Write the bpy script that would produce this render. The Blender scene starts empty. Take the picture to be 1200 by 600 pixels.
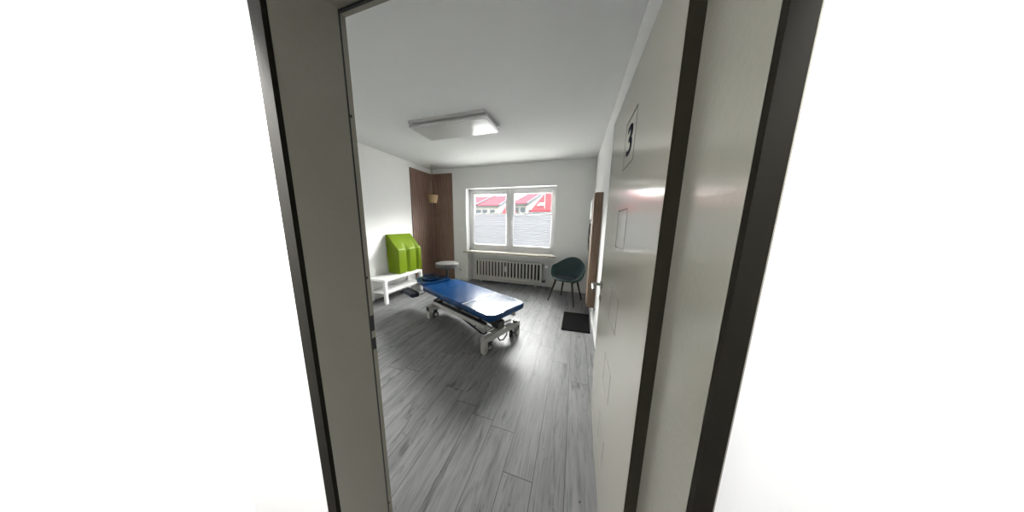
import bpy, bmesh, math, random
from mathutils import Vector, Matrix
random.seed(7)
scene = bpy.context.scene
COL = scene.collection

# ------------------------------------------------------------------ materials
def srgb(r, g, b):
    f = lambda c: (c/255/12.92) if c/255 <= .04045 else ((c/255+.055)/1.055)**2.4
    return (f(r), f(g), f(b), 1)

def mat(name, col, rough=.5, metal=0, var=.06, vscale=8, bump=0, bscale=60, spec=.5, coat=0):
    m = bpy.data.materials.new(name); m.use_nodes = True
    nt = m.node_tree; N = nt.nodes; L = nt.links
    b = N['Principled BSDF']
    b.inputs['Roughness'].default_value = rough
    b.inputs['Metallic'].default_value = metal
    b.inputs['Specular IOR Level'].default_value = spec
    if coat:
        b.inputs['Coat Weight'].default_value = coat
        b.inputs['Coat Roughness'].default_value = .08
    tc = N.new('ShaderNodeTexCoord')
    n = N.new('ShaderNodeTexNoise'); n.inputs['Scale'].default_value = vscale; n.inputs['Detail'].default_value = 4
    L.new(tc.outputs['Object'], n.inputs['Vector'])
    mx = N.new('ShaderNodeMix'); mx.data_type = 'RGBA'
    lo = tuple(c*(1-var) for c in col[:3])+(1,); hi = tuple(min(1, c*(1+var)) for c in col[:3])+(1,)
    mx.inputs[6].default_value = lo; mx.inputs[7].default_value = hi
    L.new(n.outputs['Fac'], mx.inputs[0]); L.new(mx.outputs[2], b.inputs['Base Color'])
    if bump:
        n2 = N.new('ShaderNodeTexNoise'); n2.inputs['Scale'].default_value = bscale; n2.inputs['Detail'].default_value = 3
        L.new(tc.outputs['Object'], n2.inputs['Vector'])
        bp = N.new('ShaderNodeBump'); bp.inputs['Strength'].default_value = bump; bp.inputs['Distance'].default_value = .002
        L.new(n2.outputs['Fac'], bp.inputs['Height']); L.new(bp.outputs['Normal'], b.inputs['Normal'])
    return m

M = {}
M['wall'] = mat('white_plaster', (.80, .80, .785, 1), .75, bump=.25, bscale=90, var=.015)
M['ceiling'] = mat('white_ceiling_paint', (.76, .765, .75, 1), .85, bump=.2, bscale=60, var=.015)
M['corridor'] = mat('white_corridor_plaster', (.86, .86, .85, 1), .8, var=.01)
M['trim'] = mat('white_trim_paint', (.78, .78, .77, 1), .35, var=.02)
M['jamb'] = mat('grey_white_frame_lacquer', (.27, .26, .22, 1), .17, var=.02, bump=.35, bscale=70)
M['leaf'] = mat('ivory_door_lacquer', (.40, .38, .325, 1), .14, var=.015, spec=.5)
M['brown'] = mat('corridor_shade_brown', (.010, .009, .006, 1), .9, var=.2, spec=.1)  # shade of an unlit corridor put into the colour
M['edge'] = mat('shaded_door_edge', (.042, .038, .026, 1), .8, var=.1, spec=.2)  # edge facing the corridor: its shade is put into the colour
M['black'] = mat('black_rubber', (.012, .012, .013, 1), .5)
M['steel'] = mat('brushed_steel', (.42, .41, .39, 1), .32, metal=1)
M['chrome'] = mat('chrome', (.42, .42, .41, 1), .25, metal=1)
M['pvc'] = mat('white_window_plastic', (.72, .72, .72, 1), .3, var=.01)
M['sill'] = mat('beige_stone_sill', (.50, .46, .40, 1), .3, vscale=60, var=.15)
M['rad'] = mat('radiator_enamel', (.66, .65, .60, 1), .4, var=.03)
M['dark'] = mat('dark_gap', (.05, .05, .048, 1), .7)
M['white'] = mat('white_laminate', (.84, .84, .83, 1), .35, var=.01)
M['frame'] = mat('light_grey_couch_enamel', (.36, .355, .335, 1), .35, var=.03)
M['green'] = mat('lime_green_vinyl', (.13, .20, .0012, 1), .45, spec=.3, var=.06, vscale=3)
M['teal'] = mat('dark_teal_plastic', (.014, .044, .044, 1), .5, var=.08)
M['tealc'] = mat('dark_teal_cushion', (.004, .010, .012, 1), .9, spec=.2, bump=.3, bscale=200)
M['walnut'] = mat('dark_walnut', (.020, .011, .008, 1), .45, var=.2)
M['stoolv'] = mat('grey_vinyl', (.065, .063, .058, 1), .5)
M['basket'] = mat('woven_straw', (.34, .235, .12, 1), .8, var=.35, vscale=90, bump=.8, bscale=150)
M['jute'] = mat('jute_rope', (.34, .25, .16, 1), .9)
M['diff'] = mat('opal_diffuser', (.62, .62, .60, 1), .16, var=.01)
M['lampframe'] = mat('lamp_frame_white', (.62, .62, .60, 1), .35, var=.02)
M['felt'] = mat('dark_felt', (.03, .022, .018, 1), .95)
M['ink'] = mat('dark_blue_ink', (.008, .009, .016, 1), .9, spec=.1)
M['groove'] = mat('groove_paint', (.11, .105, .095, 1), .6)
M['matf'] = mat('black_carpet', (.004, .004, .0045, 1), .95, spec=.1, bump=1, bscale=260, var=.4, vscale=120)
M['corrfloor'] = mat('corridor_floor', (.10, .095, .09, 1), .6)
M['navy'] = mat('navy_vinyl', (.004, .007, .020, 1), .5, spec=.3)

def vinyl_blue():
    m = mat('royal_blue_vinyl', (.0032, .030, .098, 1), .22, var=.05, spec=.25)
    nt = m.node_tree; N = nt.nodes; L = nt.links; b = N['Principled BSDF']
    tc = N['Texture Coordinate']
    w = N.new('ShaderNodeTexWave'); w.bands_direction = 'DIAGONAL'; w.inputs['Scale'].default_value = 9
    w.inputs['Distortion'].default_value = .4
    L.new(tc.outputs['Object'], w.inputs['Vector'])
    bp = N.new('ShaderNodeBump'); bp.inputs['Strength'].default_value = .02; bp.inputs['Distance'].default_value = .002
    L.new(w.outputs['Fac'], bp.inputs['Height']); L.new(bp.outputs['Normal'], b.inputs['Normal'])
    return m
M['blue'] = vinyl_blue()

def wood(name, c1, c2, rough=.5, scale=(40, 40, 2)):
    m = mat(name, c1, rough); nt = m.node_tree; N = nt.nodes; L = nt.links; b = N['Principled BSDF']
    tc = N['Texture Coordinate']
    mp = N.new('ShaderNodeMapping'); mp.inputs['Scale'].default_value = scale
    L.new(tc.outputs['Object'], mp.inputs['Vector'])
    n = N.new('ShaderNodeTexNoise'); n.inputs['Scale'].default_value = 1.2; n.inputs['Detail'].default_value = 6
    n.inputs['Distortion'].default_value = .6
    L.new(mp.outputs[0], n.inputs['Vector'])
    r = N.new('ShaderNodeValToRGB'); r.color_ramp.elements[0].color = c1; r.color_ramp.elements[1].color = c2
    r.color_ramp.elements[0].position = .3; r.color_ramp.elements[1].position = .7
    L.new(n.outputs['Fac'], r.inputs[0]); L.new(r.outputs[0], b.inputs['Base Color'])
    return m
M['slat'] = wood('walnut_slats', (.21, .130, .100, 1), (.33, .22, .17, 1), .5)
M['oak'] = wood('brown_oak', (.17, .11, .072, 1), (.26, .18, .125, 1), .5)

def floor_mat():
    m = bpy.data.materials.new('grey_wood_planks'); m.use_nodes = True
    nt = m.node_tree; N = nt.nodes; L = nt.links; b = N['Principled BSDF']
    at = N.new('ShaderNodeAttribute'); at.attribute_name = 'tone'
    tc = N.new('ShaderNodeTexCoord')
    off = N.new('ShaderNodeVectorMath'); off.operation = 'MULTIPLY'; off.inputs[1].default_value = (37, 91, 13)
    L.new(at.outputs['Color'], off.inputs[0])
    add = N.new('ShaderNodeVectorMath'); add.operation = 'ADD'
    L.new(tc.outputs['Object'], add.inputs[0]); L.new(off.outputs[0], add.inputs[1])
    def nz(sc, s, d, det=5):
        mp = N.new('ShaderNodeMapping'); mp.inputs['Scale'].default_value = sc
        L.new(add.outputs[0], mp.inputs['Vector'])
        n = N.new('ShaderNodeTexNoise'); n.inputs['Scale'].default_value = s; n.inputs['Detail'].default_value = det
        n.inputs['Distortion'].default_value = d
        L.new(mp.outputs[0], n.inputs['Vector']); return n.outputs['Fac']
    def ramp(f, stops):
        r = N.new('ShaderNodeValToRGB'); e = r.color_ramp.elements
        e[0].position, e[0].color = stops[0]; e[1].position, e[1].color = stops[-1]
        for p, c in stops[1:-1]:
            x = e.new(p); x.color = c
        L.new(f, r.inputs[0]); return r.outputs[0]
    g = lambda v: (v, v, v*1.004, 1)
    base = ramp(nz((17, 1.5, 1), 1.0, .8), [(.25, g(.16)), (.5, g(.225)), (.75, g(.265))])
    fine = ramp(nz((120, 8, 1), 1.0, .3, 4), [(.32, g(.72)), (.52, g(1.0))])
    dark = ramp(nz((11, 2.2, 1), 1.3, 1.2, 8), [(.26, g(.40)), (.36, g(.74)), (.43, g(1.0))])
    knot = ramp(nz((14, 6.5, 1), 1.1, 2.0, 2), [(.25, g(.35)), (.31, g(1.0))])
    tone = ramp(at.outputs['Fac'], [(0, g(.86)), (1, g(1.08))])
    cur = base
    for t in (fine, dark, knot, tone):
        mx = N.new('ShaderNodeMix'); mx.data_type = 'RGBA'; mx.blend_type = 'MULTIPLY'; mx.inputs[0].default_value = 1
        L.new(cur, mx.inputs[6]); L.new(t, mx.inputs[7]); cur = mx.outputs[2]
    L.new(cur, b.inputs['Base Color'])
    b.inputs['Roughness'].default_value = .46
    b.inputs['Specular IOR Level'].default_value = .35
    bp = N.new('ShaderNodeBump'); bp.inputs['Strength'].default_value = .12; bp.inputs['Distance'].default_value = .0015
    L.new(fine, bp.inputs['Height']); L.new(bp.outputs['Normal'], b.inputs['Normal'])
    return m
M['floor'] = floor_mat()

def glass_mat(ior=1.45, milk=0):
    m = bpy.data.materials.new('window_glass'); m.use_nodes = True
    nt = m.node_tree; N = nt.nodes; L = nt.links; N.remove(N['Principled BSDF'])
    t = N.new('ShaderNodeBsdfTransparent'); t.inputs[0].default_value = (.96, .97, .97, 1)
    g = N.new('ShaderNodeBsdfGlossy'); g.inputs['Roughness'].default_value = .02
    fr = N.new('ShaderNodeFresnel'); fr.inputs[0].default_value = ior
    ge = N.new('ShaderNodeNewGeometry'); iv = N.new('ShaderNodeMath'); iv.operation = 'SUBTRACT'; iv.inputs[0].default_value = 1
    L.new(ge.outputs['Backfacing'], iv.inputs[1])
    mu = N.new('ShaderNodeMath'); mu.operation = 'MULTIPLY'; L.new(fr.outputs[0], mu.inputs[0]); L.new(iv.outputs[0], mu.inputs[1])
    mx = N.new('ShaderNodeMixShader')
    tt = t
    if milk:
        df = N.new('ShaderNodeBsdfDiffuse'); df.inputs[0].default_value = (.8, .83, .85, 1)
        tt = N.new('ShaderNodeMixShader'); tt.inputs[0].default_value = milk
        L.new(t.outputs[0], tt.inputs[1]); L.new(df.outputs[0], tt.inputs[2])
    L.new(mu.outputs[0], mx.inputs[0]); L.new(tt.outputs[0], mx.inputs[1]); L.new(g.outputs[0], mx.inputs[2])
    L.new(mx.outputs[0], N['Material Output'].inputs[0]); return m
M['glass'] = glass_mat()
M['clear'] = glass_mat(1.55, .05); M['clear'].name = 'clear_plastic_sheet'
M['clear'].node_tree.nodes['Glossy BSDF'].inputs['Roughness'].default_value = .035
M['hem'] = mat('white_plastic_hem', (.55, .57, .60, 1), .3)

def blind_mat():
    m = bpy.data.materials.new('white_pleated_fabric'); m.use_nodes = True
    nt = m.node_tree; N = nt.nodes; L = nt.links; N.remove(N['Principled BSDF'])
    tc = N.new('ShaderNodeTexCoord')
    n = N.new('ShaderNodeTexNoise'); n.inputs['Scale'].default_value = 120
    L.new(tc.outputs['Object'], n.inputs['Vector'])
    r = N.new('ShaderNodeValToRGB'); r.color_ramp.elements[0].color = (BT*.93, BT*.97, BT*1.06, 1); r.color_ramp.elements[1].color = (BT, BT*1.04, BT*1.14, 1)
    L.new(n.outputs['Fac'], r.inputs[0])
    t = N.new('ShaderNodeBsdfTranslucent'); L.new(r.outputs[0], t.inputs[0])
    d = N.new('ShaderNodeBsdfDiffuse'); d.inputs[0].default_value = (.6, .6, .62, 1)
    ad = N.new('ShaderNodeAddShader')
    L.new(t.outputs[0], ad.inputs[0]); L.new(d.outputs[0], ad.inputs[1])
    L.new(ad.outputs[0], N['Material Output'].inputs[0]); return m
BT = .0128
M['blind'] = blind_mat()
M['roof'] = mat('red_roof_tiles', (.035, .0095, .0118, 1), 1, spec=0, var=.15, vscale=3)
M['roof2'] = mat('bright_red_roof_tiles', (.048, .0070, .0082, 1), 1, spec=0, var=.1, vscale=3)
M['render'] = mat('cream_render', (.070, .069, .066, 1), 1, spec=0, var=.05)
M['verge'] = mat('grey_white_verge', (.022, .0235, .026, 1), 1, spec=0)
M['pane'] = mat('dark_house_window', (.02, .024, .026, 1), .8, spec=0)
M['asphalt'] = mat('street_asphalt', (.20, .20, .20, 1), .9, var=.1)
M['yellow'] = mat('yellow_paint', (.55, .40, .10, 1), .8)

# ------------------------------------------------------------------ builders
class MB:
    def __init__(s): s.bm = bmesh.new()
    def box(s, x0, x1, y0, y1, z0, z1, mtx=None):
        v = [s.bm.verts.new(p) for p in [(x0,y0,z0),(x1,y0,z0),(x1,y1,z0),(x0,y1,z0),(x0,y0,z1),(x1,y0,z1),(x1,y1,z1),(x0,y1,z1)]]
        for f in [(0,3,2,1),(4,5,6,7),(0,1,5,4),(1,2,6,5),(2,3,7,6),(3,0,4,7)]: s.bm.faces.new([v[i] for i in f])
        if mtx:
            for q in v: q.co = mtx @ q.co
        return s
    def face(s, pts): s.bm.faces.new([s.bm.verts.new(p) for p in pts]); return s
    def cyl(s, p0, p1, r0, r1=None, n=16, cap=True):
        r1 = r0 if r1 is None else r1
        p0 = Vector(p0); p1 = Vector(p1); d = (p1-p0).normalized()
        a = d.orthogonal().normalized(); b = d.cross(a)
        R = [[s.bm.verts.new(p+(a*math.cos(2*math.pi*i/n)+b*math.sin(2*math.pi*i/n))*r) for i in range(n)] for p, r in ((p0,r0),(p1,r1))]
        for i in range(n): s.bm.faces.new([R[0][i], R[0][(i+1)%n], R[1][(i+1)%n], R[1][i]])
        if cap:
            s.bm.faces.new(R[0][::-1]); s.bm.faces.new(R[1])
        return s
    def tube(s, pts, r, n=10, closed=False):
        pts = [Vector(p) for p in pts]; rings = []; m = len(pts); prev = None
        for k, p in enumerate(pts):
            if closed: d = pts[(k+1)%m]-pts[k-1]
            else: d = pts[min(k+1,m-1)]-pts[max(k-1,0)]
            d.normalize()
            if prev is None: a = d.orthogonal().normalized()
            else: a = (prev-d*prev.dot(d)).normalized()
            prev = a; b = d.cross(a)
            rr = r[k] if isinstance(r, (list, tuple)) else r
            rings.append([s.bm.verts.new(p+(a*math.cos(2*math.pi*i/n)+b*math.sin(2*math.pi*i/n))*rr) for i in range(n)])
        for k in range(m if closed else m-1):
            A = rings[k]; B = rings[(k+1)%m]
            for i in range(n): s.bm.faces.new([A[i], A[(i+1)%n], B[(i+1)%n], B[i]])
        if not closed:
            s.bm.faces.new(rings[0][::-1]); s.bm.faces.new(rings[-1])
        return s
    def lathe(s, prof, c=(0,0,0), n=32, sx=1, sy=1):
        c = Vector(c); rings = []
        for r, z in prof:
            if r < 1e-6: rings.append([s.bm.verts.new(c+Vector((0,0,z)))])
            else: rings.append([s.bm.verts.new(c+Vector((r*sx*math.cos(2*math.pi*i/n), r*sy*math.sin(2*math.pi*i/n), z))) for i in range(n)])
        for A, B in zip(rings, rings[1:]):
            for i in range(n):
                j = (i+1)%n
                if len(A) == 1 and len(B) == 1: continue
                if len(A) == 1: s.bm.faces.new([A[0], B[j], B[i]])
                elif len(B) == 1: s.bm.faces.new([A[i], A[j], B[0]])
                else: s.bm.faces.new([A[i], A[j], B[j], B[i]])
        return s
    def prism(s, poly, z0, z1, mtx=None):
        A = [s.bm.verts.new((x,y,z0)) for x,y in poly]; B = [s.bm.verts.new((x,y,z1)) for x,y in poly]; n = len(poly)
        s.bm.faces.new(A[::-1]); s.bm.faces.new(B)
        for i in range(n): s.bm.faces.new([A[i], A[(i+1)%n], B[(i+1)%n], B[i]])
        if mtx:
            for q in A+B: q.co = mtx @ q.co
        return s
    def build(s, name, m, parent=None, smooth=False, bevel=0, seg=2, loc=None, weld=False):
        if weld: bmesh.ops.remove_doubles(s.bm, verts=s.bm.verts, dist=1e-5)
        bmesh.ops.recalc_face_normals(s.bm, faces=s.bm.faces)
        me = bpy.data.meshes.new(name); s.bm.to_mesh(me); s.bm.free()
        me.materials.append(m)
        o = bpy.data.objects.new(name, me); COL.objects.link(o)
        if parent: o.parent = parent
        if loc: o.location = loc
        if bevel:
            md = o.modifiers.new('bevel', 'BEVEL'); md.width = bevel; md.segments = seg; md.limit_method = 'ANGLE'; md.angle_limit = .6
            smooth = True
        if smooth:
            for p in me.polygons: p.use_smooth = True
            if bevel:
                md2 = o.modifiers.new('wn', 'WEIGHTED_NORMAL'); md2.keep_sharp = False
            else:
                me.set_sharp_from_angle(angle=.7)
        return o

def tag(o, label, cat, group=None, kind=None):
    o['label'] = label; o['category'] = cat
    if group: o['group'] = group
    if kind: o['kind'] = kind
    return o
def thing(name, label, cat, loc=(0,0,0), rz=0, group=None, kind=None):
    o = bpy.data.objects.new(name, None); COL.objects.link(o)
    o.empty_display_size = .1
    o.location = loc; o.rotation_euler = (0,0,rz)
    return tag(o, label, cat, group, kind)
def struct(o, label, cat): return tag(o, label, cat, kind='structure')
def rounded(x0, x1, y0, y1, r, n=6):
    """rounded rectangle outline; r = radius or 4 radii (x1y1, x0y1, x0y0, x1y0)"""
    r = r if isinstance(r, (list, tuple)) else [r]*4; P = []
    for (cx, cy, a0, q) in ((x1,y1,0,0),(x0,y1,90,1),(x0,y0,180,2),(x1,y0,270,3)):
        sx = -1 if cx == x1 else 1; sy = -1 if cy == y1 else 1
        for k in range(n+1):
            a = math.radians(a0+90*k/n); P.append((cx+sx*r[q]+r[q]*math.cos(a), cy+sy*r[q]+r[q]*math.sin(a)))
    return P

# ------------------------------------------------------------------ room dimensions
XL, XR, YF, YB, ZC = -3.385, .315, .555, 4.318, 2.639
YC = .372                                     # corridor face of the doorway wall
WX0, WX1, WZ0, WZ1 = -2.455, -.405, .715, 2.175   # window opening
NX0, NX1 = -2.43, -.41                        # radiator niche

# floor: one mesh of individual planks on a dark base
def make_floor():
    bm = bmesh.new(); lay = bm.loops.layers.color.new('tone')
    w, gap = .1695, .0017
    seams = {0:1.957, -1:.905, -2:1.132, -3:1.172, -4:1.238, -5:1.335, 1:1.731}
    x0 = .0295
    def quad(a, b, c, d, z, t):
        f = bm.faces.new([bm.verts.new((a,c,z)), bm.verts.new((b,c,z)), bm.verts.new((b,d,z)), bm.verts.new((a,d,z))])
        for l in f.loops: l[lay] = (t, t, t, 1)
    for k in range(-21, 4):
        # plank row k spans x0+(k-1)*w .. x0+k*w
        a, b = x0+(k-1)*w, x0+k*w
        if b <= XL-.05 or a >= XR+.15: continue
        s = seams.get(k, random.uniform(.5, 1.8)); y = s-1.285*2
        ys = []
        while y < YB+.3: ys.append(y); y += 1.285
        ys.append(y)
        for c, d in zip(ys, ys[1:]):
            c = max(c, .37); d = min(d, YB+.19)
            if d-c < .005: continue
            t = random.random()
            quad(a+gap, b-gap, c+gap*1.1, d-gap*1.1, 0, t)
    me = bpy.data.meshes.new('floor'); bm.to_mesh(me); bm.free(); me.materials.append(M['floor'])
    o = bpy.data.objects.new('floor', me); COL.objects.link(o)
    struct(o, 'grey wood-look plank floor of the treatment room', 'floor')
    b = MB(); b.box(XL-.1, XR+.1, YC, YB+.19, -.05, -.0012)
    b.build('plank_joint', M['dark'], o)
make_floor()

struct(MB().box(XL-.1, XR+.1, YF-.18, YB+.3, ZC, ZC+.12).build('ceiling', M['ceiling']), 'plain white ceiling of the treatment room', 'ceiling')
struct(MB().box(XL-.15, XL, YC, YB+.3, -.05, ZC+.1).build('wall_left', M['wall']), 'white left wall behind the bench and the green block', 'wall')
struct(MB().box(XR, XR+.15, YF, YB+.3, -.05, ZC+.1).build('wall_right', M['wall']), 'white right wall behind the open door', 'wall')
b = MB()
T = YB+.30
b.box(XL-.1, WX0, YB, T, -.05, ZC+.1); b.box(WX1, XR+.1, YB, T, -.05, ZC+.1)
b.box(WX0, WX1, YB, T, WZ1, ZC+.1)
b.box(WX0, WX1, YB+.175, T, -.05, WZ0-.03)                 # niche back
b.box(WX0, NX0, YB, YB+.175, -.05, .66); b.box(NX1, WX1, YB, YB+.175, -.05, .66)
b.box(WX0, WX1, YB-.002, YB+.175, .655, .690)              # bar over the niche
struct(b.build('wall_back', M['wall']), 'white window wall with a radiator niche under the sill', 'wall')
# doorway wall
OX0, OX1, OZ = -.775, .26, 2.09
b = MB()
b.box(-3.5, OX0, YC, YF, -.05, ZC+.1); b.box(OX1, 1.2, YC, YF, -.05, ZC+.1); b.box(OX0, OX1, YC, YF, OZ, ZC+.1)
struct(b.build('wall_front', M['corridor']), 'white wall around the doorway, corridor side', 'wall')
# corridor shell
struct(MB().box(-1.5, -1.35, -1.3, YC, -.05, 2.7).build('wall_corridor_left', M['corridor']), 'white end wall of the corridor left of the doorway', 'wall')
struct(MB().box(.8, .95, -1.3, YC, -.05, 2.7).build('wall_corridor_right', M['corridor']), 'white end wall of the corridor right of the doorway', 'wall')
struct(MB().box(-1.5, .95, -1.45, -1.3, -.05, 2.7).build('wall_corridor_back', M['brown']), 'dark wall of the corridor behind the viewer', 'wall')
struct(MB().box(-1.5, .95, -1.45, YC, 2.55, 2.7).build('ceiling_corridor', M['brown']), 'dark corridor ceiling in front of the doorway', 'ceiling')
struct(MB().box(-1.5, .95, -1.45, YC, -.05, 0).build('floor_corridor', M['corrfloor']), 'dark corridor floor in front of the doorway', 'floor')

# baseboards
struct(MB().box(XR-.016, XR, YF+.02, YB, 0, .06).build('baseboard_right', M['trim'], bevel=.003), 'white baseboard along the right wall', 'baseboard')
b = MB(); b.box(-2.80, NX0, YB-.016, YB, 0, .06); b.box(NX1, XR-.016, YB-.016, YB, 0, .06)
struct(b.build('baseboard_back', M['trim'], bevel=.003), 'white baseboard below the window wall', 'baseboard')
struct(MB().box(XL, XL+.016, YF+.02, 3.62, 0, .06).build('baseboard_left', M['trim'], bevel=.003), 'white baseboard along the left wall', 'baseboard')

# door frame: lining with rebate, gasket, casing
fr = thing('trim_1', 'off-white door frame lining the doorway, with strike plates in its left jamb', 'door frame', kind='structure')
MB().box(OX0, -.733, .372, .538, 0, 2.036).build('jamb', M['jamb'], fr)
MB().box(.2215, OX1, .372, .563, 0, 2.036).build('jamb', M['jamb'], fr)
MB().box(OX0, OX1, .372, .538, 2.036, OZ).build('head', M['jamb'], fr)
b = MB(); b.box(OX0, -.753, .538, .575, 0, 2.05); b.box(OX0, OX1, .538, .575, 2.05, OZ)
rb = b.build('rebate', M['jamb'], fr)
b = MB(); b.box(-.758, -.7335, .5385, .5445, 0, 2.045); b.box(-.758, OX1, .5385, .5445, 2.030, 2.046)
b.build('gasket', M['black'], fr)
for z0, z1 in ((.965, 1.03), (.885, .935)):
    MB().box(-.7545, -.7515, .549, .572, z0, z1).build('strike_plate', M['black'], fr)
for z in (1.752, 1.186, .104):
    MB().cyl((-.7535, .560, z), (-.7515, .560, z), .005, n=10).build('screw_plug', M['black'], fr)
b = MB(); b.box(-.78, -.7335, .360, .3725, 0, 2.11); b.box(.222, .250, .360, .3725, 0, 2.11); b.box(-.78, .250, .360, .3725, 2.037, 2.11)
b.build('casing', M['brown'], fr)  # casing coloured dark to stand for its unlit corridor side

# ------------------------------------------------------------------ door leaf
door = thing('door_1', 'open ivory door leaf marked 3 with grooved squares, hinged on the right', 'door', (0,0,0), kind='structure')
LX0, LX1, LY0, LY1, LZ0, LZ1 = .192, .231, .570, 1.487, .010, 2.010
def leaf_face():
    ya, yb, g = .915, 1.090, .0055
    rect = [(.199, .378), (.571, .736), (.924, 1.100), (1.297, 1.468), (1.645, 1.840)]
    ys = [LY0, ya, ya+g, yb-g, yb, LY1]
    zs = [LZ0]
    for a, c in rect: zs += [a, a+g, c-g, c]
    zs.append(LZ1)
    def depth(i, j):
        if not 1 <= i <= 3: return 0
        q = (j-1) % 4
        if j == 0 or j == len(zs)-2 or q == 3: return 0
        return 0 if (i == 2 and q == 1) else .004
    f = MB(); g_ = MB()
    for i in range(5):
        for j in range(len(zs)-1):
            d = depth(i, j); t = g_ if d else f
            y0, y1, z0, z1 = ys[i], ys[i+1], zs[j], zs[j+1]; x = LX0+d
            t.face([(x,y0,z0),(x,y0,z1),(x,y1,z1),(x,y1,z0)])
            if i < 4 and depth(i+1, j) != d:
                x2 = LX0+depth(i+1, j); t.face([(x,y1,z0),(x2,y1,z0),(x2,y1,z1),(x,y1,z1)])
            if j < len(zs)-2 and depth(i, j+1) != d:
                x2 = LX0+depth(i, j+1); t.face([(x,y0,z1),(x2,y0,z1),(x2,y1,z1),(x,y1,z1)])
    # back, top, bottom, free edge
    f.face([(LX1,LY0,LZ0),(LX1,LY1,LZ0),(LX1,LY1,LZ1),(LX1,LY0,LZ1)])
    f.face([(LX0,LY1,LZ0),(LX1,LY1,LZ0),(LX1,LY1,LZ1),(LX0,LY1,LZ1)])
    f.face([(LX0,LY0,LZ1),(LX1,LY0,LZ1),(LX1,LY1,LZ1),(LX0,LY1,LZ1)])
    f.face([(LX0,LY0,LZ0),(LX1,LY0,LZ0),(LX1,LY1,LZ0),(LX0,LY1,LZ0)])
    lf = f.build('leaf', M['leaf'], door)
    g_.build('groove', M['groove'], lf)
leaf_face()
e = MB().box(LX0+.0005, LX1, LY0-.0025, LY0, LZ0, LZ1).build('hinge_edge', M['edge'], door); e['label'] = 'hinge edge of the door, coloured dark as if in shade'
hd = MB().cyl((LX0, 1.425, 1.010), (LX0-.010, 1.425, 1.010), .026, n=24).build('handle_rosette', M['steel'], door, smooth=True)
MB().tube([(LX0-.008,1.425,1.010),(LX0-.040,1.425,1.010),(LX0-.054,1.421,1.009),(LX0-.060,1.408,1.008),(LX0-.061,1.36,1.006),(LX0-.061,1.305,1.005)], .0095, 14).build('door_handle', M['chrome'], door, smooth=True)
MB().cyl((LX0, 1.425, .915), (LX0-.008, 1.425, .915), .026, n=24).build('key_rosette', M['steel'], door, smooth=True)
for z in (.25, 1.75):
    MB().cyl((LX1+.004, LY0-.006, z-.05), (LX1+.004, LY0-.006, z+.05), .008, n=12).build('hinge', M['steel'], door, smooth=True)
# number 3 in the top square
cu = bpy.data.curves.new('number', 'FONT'); cu.body = '3'; cu.size = .165; cu.align_x = 'CENTER'; cu.align_y = 'CENTER'; cu.extrude = .0006; cu.offset = .0018
to = bpy.data.objects.new('tmp', cu); COL.objects.link(to)
bpy.context.view_layer.update()
me = bpy.data.meshes.new_from_object(to.evaluated_get(bpy.context.evaluated_depsgraph_get()))
bpy.data.objects.remove(to); me.materials.clear(); me.materials.append(M['ink'])
num = bpy.data.objects.new('number', me); COL.objects.link(num); num.parent = door
num.matrix_local = Matrix(((0,0,-1,LX0-.0008),(-1.35,0,0,1.0025),(0,1,0,1.742),(0,0,0,1)))
num['label'] = 'dark number 3'

# ------------------------------------------------------------------ window
YW = 4.465
win = thing('window_1', 'white two-casement window with pleated blinds over the radiator', 'window', kind='structure')
FX0, FX1, FZ0, FZ1 = WX0, WX1, .735, WZ1
b = MB()
for bx in ((FX0,-2.405,FZ0,FZ1),(-.425,FX1,FZ0,FZ1),(FX0,FX1,2.125,FZ1),(FX0,FX1,FZ0,.79)):
    b.box(bx[0], bx[1], YW+.012, YW+.06, bx[2], bx[3])
b.build('window_frame', M['pvc'], win, bevel=.004)
GZ0, GZ1 = .900, 2.052
for (a0, a1, g0, g1) in ((-2.415, -1.438, -2.312, -1.528), (-1.422, -.418, -1.333, -.513)):
    b = MB()
    b.box(a0, g0, YW, YW+.032, .775, 2.14); b.box(g1, a1, YW, YW+.032, .775, 2.14)
    b.box(g0, g1, YW, YW+.032, GZ1, 2.14); b.box(g0, g1, YW, YW+.032, .775, GZ0)
    c = b.build('casement', M['pvc'], win, bevel=.005)
    MB().box(g0-.01, g1+.01, YW+.012, YW+.017, GZ0-.01, GZ1+.01).build('pane', M['glass'], c)
MB().box(-1.445, -1.415, YW-.006, YW+.02, .78, 2.135).build('mullion', M['pvc'], win, bevel=.003)
b = MB(); b.box(-1.398, -1.372, YW-.008, YW, 1.40, 1.47); b.tube([(-1.385, YW-.006, 1.45), (-1.385, YW-.035, 1.45), (-1.385, YW-.038, 1.40), (-1.385, YW-.038, 1.335)], .007)
b.build('window_handle', M['white'], win, smooth=True)
b = MB(); b.prism(rounded(-2.545, -.345, YB-.045, YW+.02, .004, 2), .705, .733)
s = b.build('window_sill', M['sill'], win, bevel=.004); s['label'] = 'beige stone window sill'

def blind(x0, x1, label):
    t = thing('pleated_blind', label, 'blind', ((x0+x1)/2, YW-.012, GZ0), group='pleated blinds in the window')
    w = (x1-x0)/2+.008; n = 22; b = MB(); H = 1.626-GZ0-.03
    rows = []
    for k in range(n*2+1):
        z = .015+H*k/(2*n); y = -.009 if k % 2 else .009
        rows.append((b.bm.verts.new((-w, y, z)), b.bm.verts.new((w, y, z))))
    for r0, r1 in zip(rows, rows[1:]): b.bm.faces.new([r0[0], r0[1], r1[1], r1[0]])
    b.build('pleated_fabric', M['blind'], t)
    MB().box(-w, w, -.009, .009, .015+H, .033+H).build('top_rail', M['frame'], t, bevel=.002)
    MB().box(-w, w, -.009, .009, .002, .015).build('bottom_rail', M['white'], t, bevel=.002)
    for sx in (-w+.02, w-.02): MB().cyl((sx, 0, H+.03), (sx, 0, GZ1-GZ0), .0012, n=6).build('tension_cord', M['white'], t)
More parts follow.
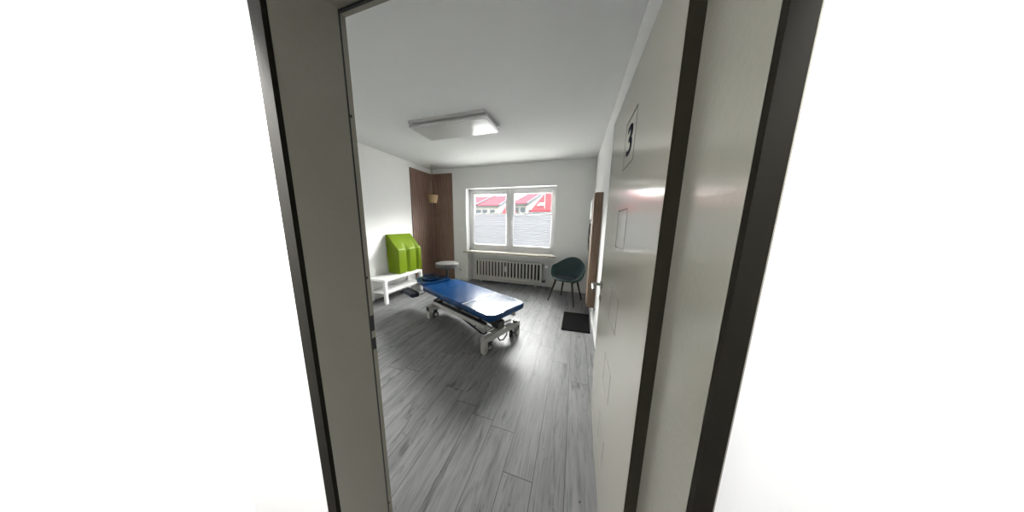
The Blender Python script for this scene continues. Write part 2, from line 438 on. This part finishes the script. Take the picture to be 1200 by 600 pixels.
blind(-2.312, -1.528, 'white pleated blind across the lower part of the left window casement')
blind(-1.333, -.513, 'white pleated blind across the lower part of the right window casement')

# ------------------------------------------------------------------ radiator
rad = thing('radiator', 'off-white column radiator in the niche below the window', 'radiator', (-1.46, 4.40, 0))
x0, x1 = -.82, .82; n = 21; b = MB()
for k in range(n):
    x = x0+.035+(x1-x0-.07)*k/(n-1)
    b.box(x-.017, x+.017, -.055, -.005, .14, .53)
rc = b.build('radiator_columns', M['rad'], rad, bevel=.008)
b = MB(); b.box(x0, x1, -.05, .05, .515, .545); b.box(x0, x1, -.05, .05, .125, .150); b.box(x0, x0+.02, -.052, .052, .13, .54); b.box(x1-.02, x1, -.052, .052, .13, .54)
b.build('header_tubes', M['rad'], rad, bevel=.008)
b = MB(); b.box(x0, x1, .02, .05, .06, .13)
for k in range(46):
    x = x0+.02+(x1-x0-.04)*k/45; b.box(x-.010, x+.010, -.05, .02, .068, .122)
b.box(x0, x1, -.053, .03, .055, .070); b.box(x0, x1, -.053, .03, .118, .130)
b.build('bottom_grille', M['rad'], rad)
b = MB(); b.box(x0, x1, .056, .075, .12, .53); b.build('back_plate', M['dark'], rad)
for sx in (x0+.15, x1-.15): MB().box(sx-.02, sx+.02, -.01, .06, 0, .07).build('radiator_foot', M['rad'], rad)
MB().box(-.035, .005, -.067, -.055, .295, .425).build('heat_meter', M['white'], rad, bevel=.004)
b = MB(); b.cyl((x1, 0, .48), (x1+.06, 0, .48), .014); b.build('valve', M['chrome'], rad, smooth=True)
b = MB(); b.lathe([(0,-.035),(.020,-.035),(.027,-.028),(.028,.02),(.022,.034),(0,.036)], n=20)
for v in b.bm.verts: v.co = Matrix.Rotation(math.pi/2, 4, 'X') @ v.co + Vector((x1+.085, -.02, .475))
b.build('thermostat_knob', M['white'], rad, smooth=True)
b = MB(); b.cyl((x1, -.02, .145), (x1+.055, -.02, .145), .016); b.cyl((x1+.055, -.055, .145), (x1+.055, .02, .145), .020); b.build('drain_valve', M['black'], rad, smooth=True)

# sockets on the back wall
def plate(name, label, cat, x, z, socket):
    t = thing(name, label, cat, (x, YB, z))
    MB().prism(rounded(-.04, .04, -.04, .04, .006, 3), 0, .009, Matrix.Rotation(math.pi/2, 4, 'X')).build('cover_plate', M['white'], t, bevel=.002)
    if socket:
        MB().cyl((0,-.0092,0), (0,-.0100,0), .021, n=24).build('socket_well', M['frame'], t)
        b = MB()
        for dx in (-.009, .009): b.cyl((dx,-.0098,0), (dx,-.0106,0), .003, n=8)
        b.build('socket_hole', M['dark'], t)
    else:
        MB().box(-.028, .028, -.013, -.009, -.028, .028).build('rocker', M['white'], t, bevel=.003)
plate('light_switch', 'white light switch on the wall left of the window', 'switch', -2.585, 1.242, False)
plate('wall_socket', 'white wall socket low on the wall near the grey stool', 'socket', -2.635, .262, True)

# ------------------------------------------------------------------ slatted acoustic panels in the corner
def slats(label, on_left):
    L_ = .665 if on_left else .555
    t = thing('slat_panel', label, 'wall panel', (XL+.0015, 3.634, 0) if on_left else (XL+.0235, YB-.0015, 0), math.pi/2 if on_left else 0, group='walnut slat panels in the corner')
    s = 1
    y0, y1 = (-.009, 0)
    MB().box(.002, L_, y0, y1, .01, 2.53).build('felt_backing', M['felt'], t)
    b = MB(); n = int(L_/.042)
    for k in range(n):
        x = .006+(L_-.035)*k/(n-1); b.box(x, x+.028, -.021, -.009, .01, 2.53)
    b.build('slat', M['slat'], t)
slats('walnut slat panel on the left wall beside the green block', True)
slats('walnut slat panel on the window wall behind the grey stool', False)

# ------------------------------------------------------------------ ceiling lamp
lamp = thing('ceiling_lamp', 'flat rectangular white panel lamp mounted on the ceiling', 'lamp', (-1.555, 2.50, ZC))
MB().prism(rounded(-.52, .52, -.25, .19, .01, 3), -.022, 0).build('mounting_frame', M['lampframe'], lamp, bevel=.002)
MB().box(-.50, .50, -.19, .17, -.034, -.022).build('reveal', M['dark'], lamp)
MB().prism(rounded(-.54, .54, -.215, .215, .016, 4), -.062, -.034).build('lamp_housing', M['lampframe'], lamp, bevel=.004)
MB().prism(rounded(-.515, .515, -.19, .19, .02, 4), -.066, -.062).build('diffuser', M['diff'], lamp, bevel=.002)
MB().box(.54, .575, .07, .10, -.055, -.044).build('end_tab', M['white'], lamp, bevel=.003)

# ------------------------------------------------------------------ treatment couch
UX = math.atan2(.4135, -.9105)           # local +x runs from foot to head
couch = thing('treatment_couch', 'blue padded treatment couch on a light grey wheeled lifting frame', 'treatment couch', (-1.302, 2.344, 0), UX)
# NOTE local +y is to the viewer side after this rotation, so v = -y
ZT = .465
def pad(poly, z0, z1, name, m, bev, parent=couch):
    return MB().prism(poly, z0, z1).build(name, m, parent, bevel=bev, seg=4)
pad(rounded(-.745, .755, -.300, .300, [.035, .11, .11, .035], 8), ZT-.068, ZT, 'main_cushion', M['blue'], .022)
b = MB(); b.prism(rounded(-.70, .74, -.27, .27, .04), ZT-.082, ZT-.068); b.build('cushion_board', M['navy'], couch)
pad([(.785,-.20),(.785,.20),(.86,.235),(1.10,.225),(1.22,.17),(1.27,.09),(1.27,-.09),(1.22,-.17),(1.10,-.225),(.86,-.235)], ZT-.050, ZT+.012, 'head_cushion', M['blue'], .018)
for sy in (1, -1):
    ar = pad(rounded(.80, 1.17, .315 if sy > 0 else -.435, .435 if sy > 0 else -.315, .035), .300, .365, 'arm_rest', M['navy'], .016)
    MB().tube([(.95, sy*.372, .302), (.95, sy*.36, .285), (.90, sy*.24, .30), (.80, sy*.18, .375)], .012).build('arm_bracket', M['chrome'], couch, smooth=True)
    ar['label'] = 'dark navy arm rest'
b = MB(); b.box(.70, 1.05, -.16, -.13, .36, .395); b.box(.70, 1.05, .13, .16, .36, .395); b.box(.98, 1.01, -.16, .16, .38, .412)
b.build('head_bracket', M['chrome'], couch)
for sy in (1, -1):
    MB().prism([(0,0),(1.14,0),(1.14,.052),(0,.052)], -.020, .020, Matrix.Translation((-.60, sy*.235, .262)) @ Matrix.Rotation(math.radians(90), 4, 'X') @ Matrix.Rotation(math.radians(-1.5), 4, 'Z')).build('side_rail', M['frame'], couch, bevel=.005)
    MB().prism([(0.01,0),(1.12,0),(1.12,.014),(.01,.014)], -.020, .020, Matrix.Translation((-.60, sy*.235, .314)) @ Matrix.Rotation(math.radians(90), 4, 'X') @ Matrix.Rotation(math.radians(-1.5), 4, 'Z')).build('rail_channel', M['dark'], couch)
b = MB()
for x in (-.50, .0, .45): b.box(x, x+.035, -.235, .235, .262, .300)
b.box(-.50, .485, -.02, .02, .262, .300)
b.build('cross_bar', M['frame'], couch, bevel=.004)
for x in (-.45, .40):
    for sy in (1, -1): MB().cyl((x, sy*.19, .29), (x, sy*.19, ZT-.080), .016).build('support_post', M['dark'], couch, smooth=True)
# base: two end beams with feet plates, two rails
for x in (-.605, .605):
    b = MB(); b.box(x-.030, x+.030, -.297, .297, .120, .190)
    e = b.build('end_beam', M['frame'], couch, bevel=.006)
    if x > 0:
        for sy in (1, -1): MB().box(x-.028, x+.028, sy*.304-.006, sy*.304+.006, .125, .186).build('end_cap', M['black'], couch, bevel=.003)
    for sy in (1, -1):
        MB().box(x-.031, x+.031, sy*.268-.030, sy*.268+.030, .004, .192).build('foot_plate', M['frame'], couch, bevel=.006)
b = MB()
for sy in (1, -1): b.box(-.60, .60, sy*.06-.022, sy*.06+.022, .130, .180)
b.build('base_rail', M['frame'], couch, bevel=.004)
for sy in (1, -1):
    for q in (1, -1):
        b = MB(); p0 = Vector((-.50*q, sy*.095-.012*q*1, .175)); p1 = Vector((.42*q, sy*.095-.012*q, .275)); d = (p1-p0)
        ang = -math.atan2(d.z, d.x); b.box(-.02, d.length+.02, -.011, .011, -.022, .022, Matrix.Translation(p0) @ Matrix.Rotation(ang if q > 0 else ang, 4, 'Y'))
        b.build('lift_arm', M['frame'], couch, bevel=.004)
b = MB(); b.cyl((-.52, 0, .205), (-.10, 0, .235), .026); b.cyl((-.10, 0, .235), (.22, 0, .262), .015); b.box(-.60, -.48, -.05, .05, .19, .27)
b.build('lift_motor', M['dark'], couch, smooth=True)
b = MB()
for x in (-.56, -.36): b.cyl((x, -.20, .205), (x, .20, .205), .013)
b.build('cross_shaft', M['chrome'], couch, smooth=True)
# foot pedal plate with black rods on the viewer side
b = MB(); b.prism([(.09,.095),(-.455,.172),(-.475,.085)], .128, .136); b.build('pedal_plate', M['white'], couch)
b = MB(); b.tube([(.105,.090,.134),(-.455,.178,.134),(-.480,.165,.134),(-.475,.085,.134)], .011); b.build('pedal_rod', M['black'], couch, smooth=True)
def caster(x, y, ang, big=1):
    c = bpy.data.objects.new('caster', None); COL.objects.link(c); c.parent = couch; c.location = (x, y, 0); c.rotation_euler = (0,0,ang)
    b = MB(); b.tube([(0.03*math.cos(a), -.013, .046+.03*math.sin(a)) for a in [2*math.pi*i/20 for i in range(20)]], .011, 8, True)
    b.tube([(0.03*math.cos(a), .013, .046+.03*math.sin(a)) for a in [2*math.pi*i/20 for i in range(20)]], .011, 8, True)
    for v in b.bm.verts: v.co.z -= .0045
    b.build('tyre', M['black'], c, smooth=True)
    MB().cyl((0,-.022,.0415),(0,.022,.0415),.028,n=20).build('wheel_disc', M['frame'], c, smooth=True)
    b = MB(); b.box(-.012,.012,-.006,.006,.04,.10); b.cyl((-.018,0,.085),(-.018,0,.125),.012); b.box(-.03,.03,-.02,.02,.088,.100); b.build('fork', M['black'], c)
    return c
caster(-.600, .195, 1.45); caster(-.600, -.175, 2.2); caster(.600, .185, 1.2); caster(.600, -.185, 1.7)
for (y0, x) in ((.04, -.655), (-.18, -.65)):
    b = MB(); b.tube([(x+.02, y0+.05, .125), (x, y0+.045, .095), (x-.01, y0, .085), (x-.005, y0-.06, .11), (x+.01, y0-.085, .13)], .009); b.build('brake_lever', M['black'], couch, smooth=True)
b = MB(); b.box(-.645,-.600,-.235,-.20,.188,.215); b.build('brake_block', M['black'], couch)

# clear plastic foot protector lying on the foot end
fc = thing('foot_protector', 'clear glossy plastic sheet covering the foot end of the blue couch', 'plastic sheet', (-1.302, 2.344, ZT+.0012), UX)
b = MB(); b.prism(rounded(-.728, -.235, -.284, .284, [.004, .10, .10, .004], 8), 0, .0016)
b.build('clear_sheet', M['clear'], fc)
b = MB(); b.box(-.239, -.231, -.284, .284, 0, .0035); b.build('hem', M['hem'], fc)

# loose oval pad on the head part
pd = thing('head_pad', 'small oval blue pad lying on the head section of the couch', 'pad', (-1.302+(-.9105)*1.035, 2.344+.4135*1.035, ZT+.012), UX)
pd.location.x += .4135*-.02; pd.location.y += .9105*-.02
MB().lathe([(0,0),(.92,0),(1,.010),(1,.030),(.93,.043),(0,.046)], n=40, sx=.165, sy=.125).build('pad_cover', M['blue'], pd, smooth=True)
MB().lathe([(1.0,.018),(1.012,.020),(1.0,.022)], n=40, sx=.165, sy=.125).build('seam', M['navy'], pd)

# ------------------------------------------------------------------ bench and green block
bench = thing('bench', 'white low bench with a lower shelf against the left wall', 'bench', (-3.18, 2.965, 0))
bx0, bx1, by0, by1 = -.186, .190, -.440, .440
MB().box(bx0, bx1, by0, by1, .392, .430).build('bench_top', M['white'], bench, bevel=.002)
for x in (bx0, bx1-.050):
    for y in (by0, by1-.050):
        MB().box(x, x+.050, y, y+.050, 0, .392).build('leg', M['white'], bench, bevel=.002)
MB().box(bx0+.01, bx1-.01, by0+.01, by1-.01, .175, .195).build('shelf', M['white'], bench, bevel=.002)

blk = thing('positioning_block', 'lime green foam block with leg grooves standing on the white bench', 'foam block', (-3.215, 3.21, .430), rz=math.radians(-3))
def block():
    # cross-section over y at every step of the profile; x = out from the wall
    W, n = .545, 45
    b = MB(); rows = []
    prof_t = [i/14 for i in range(15)]
    for k in range(n+1):
        y = -W/2+W*k/n
        u = abs(y)/(W/2)
        # ridge profile: two grooves at |y| = .115
        g = math.exp(-((abs(y)-.105)/.038)**2)*.0
        rid = 0
        gr = math.exp(-((y+.075)/.036)**2)+math.exp(-((y-.160)/.034)**2)
        xf = .148-.034*gr
        if k == 0 or k == n: xf -= .006
        zs = .465-.030*gr*1.0
        pts = []
        N1 = 8
        pts.append((-.135, 0)); pts.append((xf-.012, 0))
        pts.append((xf, .012)); pts.append((xf, zs-.02)); pts.append((xf-.012, zs+.006))
        # slope up to top back
        pts.append((.06, .540)); pts.append((-.02, .632)); pts.append((-.095, .715)); pts.append((-.115, .733)); pts.append((-.150, .736)); pts.append((-.158, .725))
        rows.append([b.bm.verts.new((x, y, z)) for x, z in pts])
    for A, B in zip(rows, rows[1:]):
        m = len(A)
        for i in range(m): b.bm.faces.new([A[i], A[(i+1)%m], B[(i+1)%m], B[i]])
    b.bm.faces.new(rows[0]); b.bm.faces.new(rows[-1][::-1])
    o = b.build('block_cover', M['green'], blk, bevel=.012, seg=3)
    return o
block()
MB().tube([(.060,-.2735,.02),(.060,-.2735,.50)], .0022, 6).build('zip_seam', M['green'], blk)

# ------------------------------------------------------------------ rolling stool
st = thing('rolling_stool', 'round grey padded stool on a black stem beside the slatted corner', 'stool', (-2.115, 3.02, 0))
MB().lathe([(0,.640),(.185,.640),(.200,.652),(.200,.690),(.190,.704),(0,.708)], n=40).build('seat', M['stoolv'], st, smooth=True)
MB().lathe([(0,.626),(.17,.626),(.19,.640),(0,.641)], n=32).build('seat_pan', M['steel'], st, smooth=True)
MB().lathe([(0,.10),(.030,.10),(.030,.42),(.020,.425),(.020,.60),(.05,.626),(0,.626)], n=20).build('stem', M['black'], st, smooth=True)
for k in range(5):
    a = math.radians(72*k+20); c, s = math.cos(a), math.sin(a)
    lg = MB().tube([(0,0,.12),(.14*c,.14*s,.10),(.24*c,.24*s,.075)], [.02,.016,.013]).build('leg', M['black'], st, smooth=True)
    MB().cyl((.24*c-.015*s,.24*s+.015*c,.026),(.24*c+.015*s,.24*s-.015*c,.026),.026,n=18).build('caster', M['black'], lg, smooth=True)

# ------------------------------------------------------------------ hanging basket
hb = thing('hanging_basket', 'small woven straw basket hung by cords in the slatted corner', 'basket', (-3.075, 3.955, 1.836))
MB().lathe([(0,0),(.072,0),(.080,.01),(.110,.145),(.116,.160),(.106,.160),(.098,.140),(.072,.016),(0,.014)], n=28).build('basket_body', M['basket'], hb, smooth=True)
for k in range(3):
    a = math.radians(120*k+30)
    MB().cyl((.108*math.cos(a), .108*math.sin(a), .150), (0,0,.66), .003, n=6).build('cord', M['jute'], hb)
MB().tube([(0,0,.655),(0,0,.76)], .004, 6).build('cord', M['jute'], hb)
MB().tube([(0,0,.803),(0,0,.785),(.012,0,.775),(.010,0,.760),(-.002,0,.757)], .003, 8).build('hook', M['black'], hb, smooth=True)

# ------------------------------------------------------------------ armchair
ch = thing('armchair', 'dark teal shell armchair with dark wooden legs by the radiator', 'chair', (-.085, 3.775, 0), math.radians(-21))
def shell():
    b = MB(); nt, ns = 48, 14; rows = []
    for i in range(nt):
        th = 2*math.pi*i/nt                       # 0 = +x side, 90deg = back (+y)
        back = max(0, math.sin(th)); front = max(0, -math.sin(th)); side = abs(math.cos(th))
        rim = .455+(.185)*min(1, max(0, (math.sin(th)+.80)/.75))**1.3+.150*back**2.2
        rx = .300; ry = .275
        col = []
        for j in range(ns+1):
            s = j/ns
            if s < .5:
                q = s/.5; r = .80*q; z = .405+.010*q**3
            else:
                q = (s-.5)/.5; r = .80+.20*math.sin(q*math.pi/2)**.9; z = .415+(rim-.415)*q**1.25
            lean = 1+.06*max(0, z-.6)
            col.append(Vector((rx*r*math.cos(th)*lean, ry*r*math.sin(th)*lean-.0, z)))
        rows.append(col)
    c = b.bm.verts.new((0,0,.405)); V = [[b.bm.verts.new(p) for p in col[1:]] for col in rows]
    for i in range(nt):
        A, B = V[i], V[(i+1)%nt]; b.bm.faces.new([c, A[0], B[0]])
        for j in range(ns-1): b.bm.faces.new([A[j], A[j+1], B[j+1], B[j]])
    o = b.build('shell', M['teal'], ch, smooth=True)
    md = o.modifiers.new('th', 'SOLIDIFY'); md.thickness = .016; md.offset = 0
    md = o.modifiers.new('ss', 'SUBSURF'); md.levels = 1; md.render_levels = 1
shell()
MB().lathe([(0,.416),(.93,.416),(1,.428),(.99,.444),(.90,.456),(0,.462)], n=36, sx=.215, sy=.195, c=(0,-.015,0)).build('seat_cushion', M['tealc'], ch, smooth=True)
iv = Matrix.Rotation(math.radians(21), 4, 'Z')
for p in ((-.405,3.645), (.055,3.475), (.190,3.885), (-.195,4.015)):
    q = iv @ Vector((p[0]+.085, p[1]-3.775, 0))
    MB().cyl((q.x*.62, q.y*.62, .400), (q.x, q.y, 0), .019, .011, n=14).build('leg', M['walnut'], ch, smooth=True)
b = MB()
for sx in (-.17, .17): b.box(sx-.012, sx+.012, -.16, .16, .388, .402)
b.box(-.17, .17, -.012, .012, .389, .401)
b.build('under_frame', M['walnut'], ch)

# ------------------------------------------------------------------ black mat
mt = tag(MB().prism([(-.098,2.640),(.268,2.655),(.285,3.240),(-.092,3.228)], .0005, .012).build('floor_mat', M['matf'], bevel=.003), 'small black rectangular mat on the floor in front of the armchair', 'mat')

# ------------------------------------------------------------------ right wall: wooden panel box, white holder, black hoop
wp = thing('wooden_wall_cabinet', 'tall narrow brown wooden cabinet on the right wall beyond the door', 'cabinet', (XR, 2.87, .27))
MB().box(-.088, 0, 0, .25, 0, 1.54).build('cabinet_body', M['oak'], wp, bevel=.003)
MB().box(-.104, -.089, .004, .246, .006, 1.534).build('cabinet_front', M['oak'], wp, bevel=.003)
MB().box(-.114, -.104, .02, .035, .05, .14).build('cabinet_handle', M['sill'], wp, bevel=.002)
wh = thing('wall_holder', 'small white box on the right wall carrying the black hoop', 'holder', (XR, 3.45, 1.48))
MB().box(-.100, 0, -.13, .13, 0, .30).build('holder_body', M['white'], wh, bevel=.01)
MB().tube([(-.070,0,.004),(-.070,0,-.035),(-.077,0,-.046),(-.092,0,-.046),(-.100,0,-.034),(-.100,0,-.024)], .005, 8).build('hook', M['chrome'], wh, smooth=True)
hp = MB(); hp.tube([(.2305, 3.45+.31*math.cos(a), 1.215+.238*math.sin(a)) for a in [2*math.pi*i/48 for i in range(48)]], .012, 8, True)
tag(hp.build('hanging_hoop', M['black'], smooth=True), 'thin black hoop hanging beside the brown cabinet on the right wall', 'hoop')

# ------------------------------------------------------------------ outside
def house(name, label, x0, x1, y, z, run, rise, m, wins, rz=0, depth=None, extra=None):
    """front eaves line from x0 to x1 at height z, roof rising by `rise` over `run` behind"""
    h = thing(name, label, 'house', (x1, y, -3.0), rz)
    L = x1-x0; E = z+3.0
    MB().box(-L+.15, -.15, .35, run*2-.35, 0, E+.05).build('wall', M['render'], h)
    b = MB()
    for s in (0, 1):
        P = [(-L,0,E),(0,0,E),(0,run,E+rise),(-L,run,E+rise)] if s == 0 else [(-L,run,E+rise),(0,run,E+rise),(0,2*run,E),(-L,2*run,E)]
        q = [b.bm.verts.new(p) for p in P]; r = [b.bm.verts.new((p[0],p[1],p[2]+.18)) for p in P]
        b.bm.faces.new(q[::-1]); b.bm.faces.new(r)
        for i in range(4): b.bm.faces.new([q[i], q[(i+1)%4], r[(i+1)%4], r[i]])
    b.build('roof', m, h)
    for xx in (0, -L):
        b = MB(); P = [(xx,.0,E-.12),(xx,run,E+rise-.12),(xx,run,E+rise+.22),(xx,0,E+.22)]
        q = [b.bm.verts.new((p[0]-.04,)+p[1:]) for p in P]; r = [b.bm.verts.new((p[0]+.16,)+p[1:]) for p in P]
        b.bm.faces.new(q); b.bm.faces.new(r[::-1])
        for i in range(4): b.bm.faces.new([q[i], q[(i+1)%4], r[(i+1)%4], r[i]])
        b.build('verge_board', M['verge'], h)
    gp = [(-.15,.35,E),( -.15,2*run-.35,E),(-.15,run,E+rise*.96)]
    for xx in (-.15, -L+.35):
        b = MB(); q = [b.bm.verts.new((xx, p[1], p[2])) for p in gp]; r = [b.bm.verts.new((xx-.2, p[1], p[2])) for p in gp]
        b.bm.faces.new(q); b.bm.faces.new(r[::-1])
        for i in range(3): b.bm.faces.new([q[i], q[(i+1)%3], r[(i+1)%3], r[i]])
        b.build('gable', M['render'], h)
    b = MB(); b.cyl((-L, -.05, E+.02), (0, -.05, E+.02), .07, n=10); b.build('gutter', M['verge'], h, smooth=True)
    for wx, wz, ww, wh_ in wins:
        f = MB().box(wx-x1-ww/2, wx-x1+ww/2, .30, .36, wz+3-wh_/2, wz+3+wh_/2).build('window', M['render'], h)
        MB().box(wx-x1-ww/2+.07, wx-x1+ww/2-.07, .285, .30, wz+3-wh_/2+.07, wz+3+wh_/2-.07).build('pane', M['pane'], f)
    return h
h1 = house('house', 'far house with red roof seen through the left casement, cream front', -26, -11.45, 30, 4.02, 8.0, 2.45, M['roof'],
      [(-15.0,2.95,1.0,1.2), (-13.9,2.95,.9,1.2), (-12.6,2.95,.9,1.2)])
f = MB(); f.box(-.12, .12, 0, 8.35, .18, .36, Matrix.Translation((-15.25+11.45, 0, 7.04)) @ Matrix.Rotation(math.atan2(2.45, 8.0), 4, 'X')); f.build('roof_parapet', M['verge'], h1)
house('house', 'house with pale red roof seen through the right casement, cream front with a dark window', -7.75, -5.65, 24, 3.66, 6.0, 2.0, M['roof'],
      [(-6.25,2.95,.75,.9), (-7.0,2.95,.55,.9)], rz=math.radians(-8.5))
h3 = house('house', 'nearer bright red roof with a skylight at the right edge of the window', -3.60, 3.5, 15.26, 2.25, 6.2, 2.75, M['roof2'], [], rz=math.radians(-6))
K = 2.75/6.2
f = MB(); mtx = Matrix.Translation((-6.45, 1.15, 5.25+1.15*K+.19)) @ Matrix.Rotation(math.atan(K), 4, 'X')
f.box(-.28, .28, -.40, .40, 0, .06, mtx); sk = f.build('skylight', M['verge'], h3)
f = MB(); f.box(-.21, .21, -.33, .33, .06, .07, mtx); f.build('pane', M['render'], sk)
MB().cyl((-5.95, .35, 5.3), (-5.95, .35, 7.6), .03).build('vent_pipe', M['render'], h3)
h4 = house('house', 'small bright red roof low beside the window mullion', -5.32, -4.70, 14.2, 1.95, .9, .75, M['roof2'], [], rz=math.radians(-6))
struct(MB().box(-60, 60, YB+2, 80, -3.1, -3.0).build('street_ground', M['asphalt']), 'grey street far below the window', 'ground')

# ------------------------------------------------------------------ light
SKY_LOBE, SKY_BASE = 140.0, 31.0
w = bpy.data.worlds.new('overcast_sky'); scene.world = w; w.use_nodes = True
nt = w.node_tree; N = nt.nodes; L = nt.links; bg = N['Background']
tc = N.new('ShaderNodeTexCoord')
def wmath(op, a, b):
    n = N.new('ShaderNodeMath'); n.operation = op
    for i, v in enumerate((a, b)):
        if isinstance(v, (int, float)): n.inputs[i].default_value = v
        else: L.new(v, n.inputs[i])
    return n.outputs[0]
dt = N.new('ShaderNodeVectorMath'); dt.operation = 'DOT_PRODUCT'
sun = Vector((.10, .80, .60)).normalized(); dt.inputs[1].default_value = sun      # bright cloud with the sun behind it
L.new(tc.outputs['Generated'], dt.inputs[0])
lobe = wmath('POWER', wmath('MAXIMUM', dt.outputs['Value'], 0.0), 2.5)
sep = N.new('ShaderNodeSeparateXYZ'); L.new(tc.outputs['Generated'], sep.inputs[0])
mr = N.new('ShaderNodeMapRange'); mr.interpolation_type = 'SMOOTHSTEP'
mr.inputs['From Min'].default_value = .10; mr.inputs['From Max'].default_value = .34   # clouds stay greyer towards the horizon
L.new(sep.outputs['Z'], mr.inputs['Value'])
lobe = wmath('MULTIPLY', lobe, mr.outputs['Result'])
mb = N.new('ShaderNodeMapRange'); mb.interpolation_type = 'SMOOTHSTEP'
mb.inputs['From Min'].default_value = .10; mb.inputs['From Max'].default_value = .24; mb.inputs['To Min'].default_value = .55
L.new(sep.outputs['Z'], mb.inputs['Value'])
base = wmath('MULTIPLY', mb.outputs['Result'], SKY_BASE)
L.new(wmath('ADD', wmath('MULTIPLY', lobe, SKY_LOBE), base), bg.inputs[1])
bg.inputs[0].default_value = (1.0, .985, .955, 1)
def light(kind, name, loc, target, energy, **k):
    l = bpy.data.lights.new(name, kind); l.energy = energy
    for a, v in k.items(): setattr(l, a, v)
    o = bpy.data.objects.new(name, l); COL.objects.link(o); o.location = loc
    o.rotation_euler = (Vector(target)-Vector(loc)).to_track_quat('-Z', 'Y').to_euler()
    return o
pt = light('AREA', 'window_portal', ((WX0+WX1)/2, YB+.32, (FZ0+FZ1)/2), ((WX0+WX1)/2, 0, (FZ0+FZ1)/2), 1, shape='RECTANGLE', size=2.2, size_y=1.6)
pt.data.cycles.is_portal = True
light('SPOT', 'added_wall_spot', (-1.10, .16, 2.48), (-1.20, .215, 1.0), 1000, spot_size=math.radians(68), spot_blend=.3, shadow_soft_size=.03)  # added lamp without a fitting, washes the left corridor wall to white
light('SPOT', 'added_wall_spot', (.42, .20, 2.48), (.50, .265, 1.0), 460, spot_size=math.radians(38), spot_blend=.3, shadow_soft_size=.03)  # second added lamp, does the same for the wall on the right

# ------------------------------------------------------------------ camera
f_px, yaw, pitch, roll = 238.439, .296696, .157676, .0160039
fw = Vector((-math.sin(yaw)*math.cos(pitch), math.cos(yaw)*math.cos(pitch), -math.sin(pitch)))
r0 = Vector((math.cos(yaw), math.sin(yaw), 0)); u0 = r0.cross(fw)
r = r0*math.cos(roll)+u0*math.sin(roll); u = u0*math.cos(roll)-r0*math.sin(roll)
cd = bpy.data.cameras.new('camera'); cam = bpy.data.objects.new('camera', cd); COL.objects.link(cam)
cd.sensor_fit = 'HORIZONTAL'; cd.sensor_width = 36; cd.lens = f_px/1200*36; cd.clip_start = .01; cd.clip_end = 300
cam.matrix_world = Matrix(((r.x,u.x,-fw.x,0),(r.y,u.y,-fw.y,0),(r.z,u.z,-fw.z,1.4),(0,0,0,1)))
scene.camera = cam
vs = scene.view_settings
vs.view_transform = 'Standard'; vs.look = 'None'; vs.exposure = 0.15; vs.gamma = 1; vs.use_curve_mapping = False
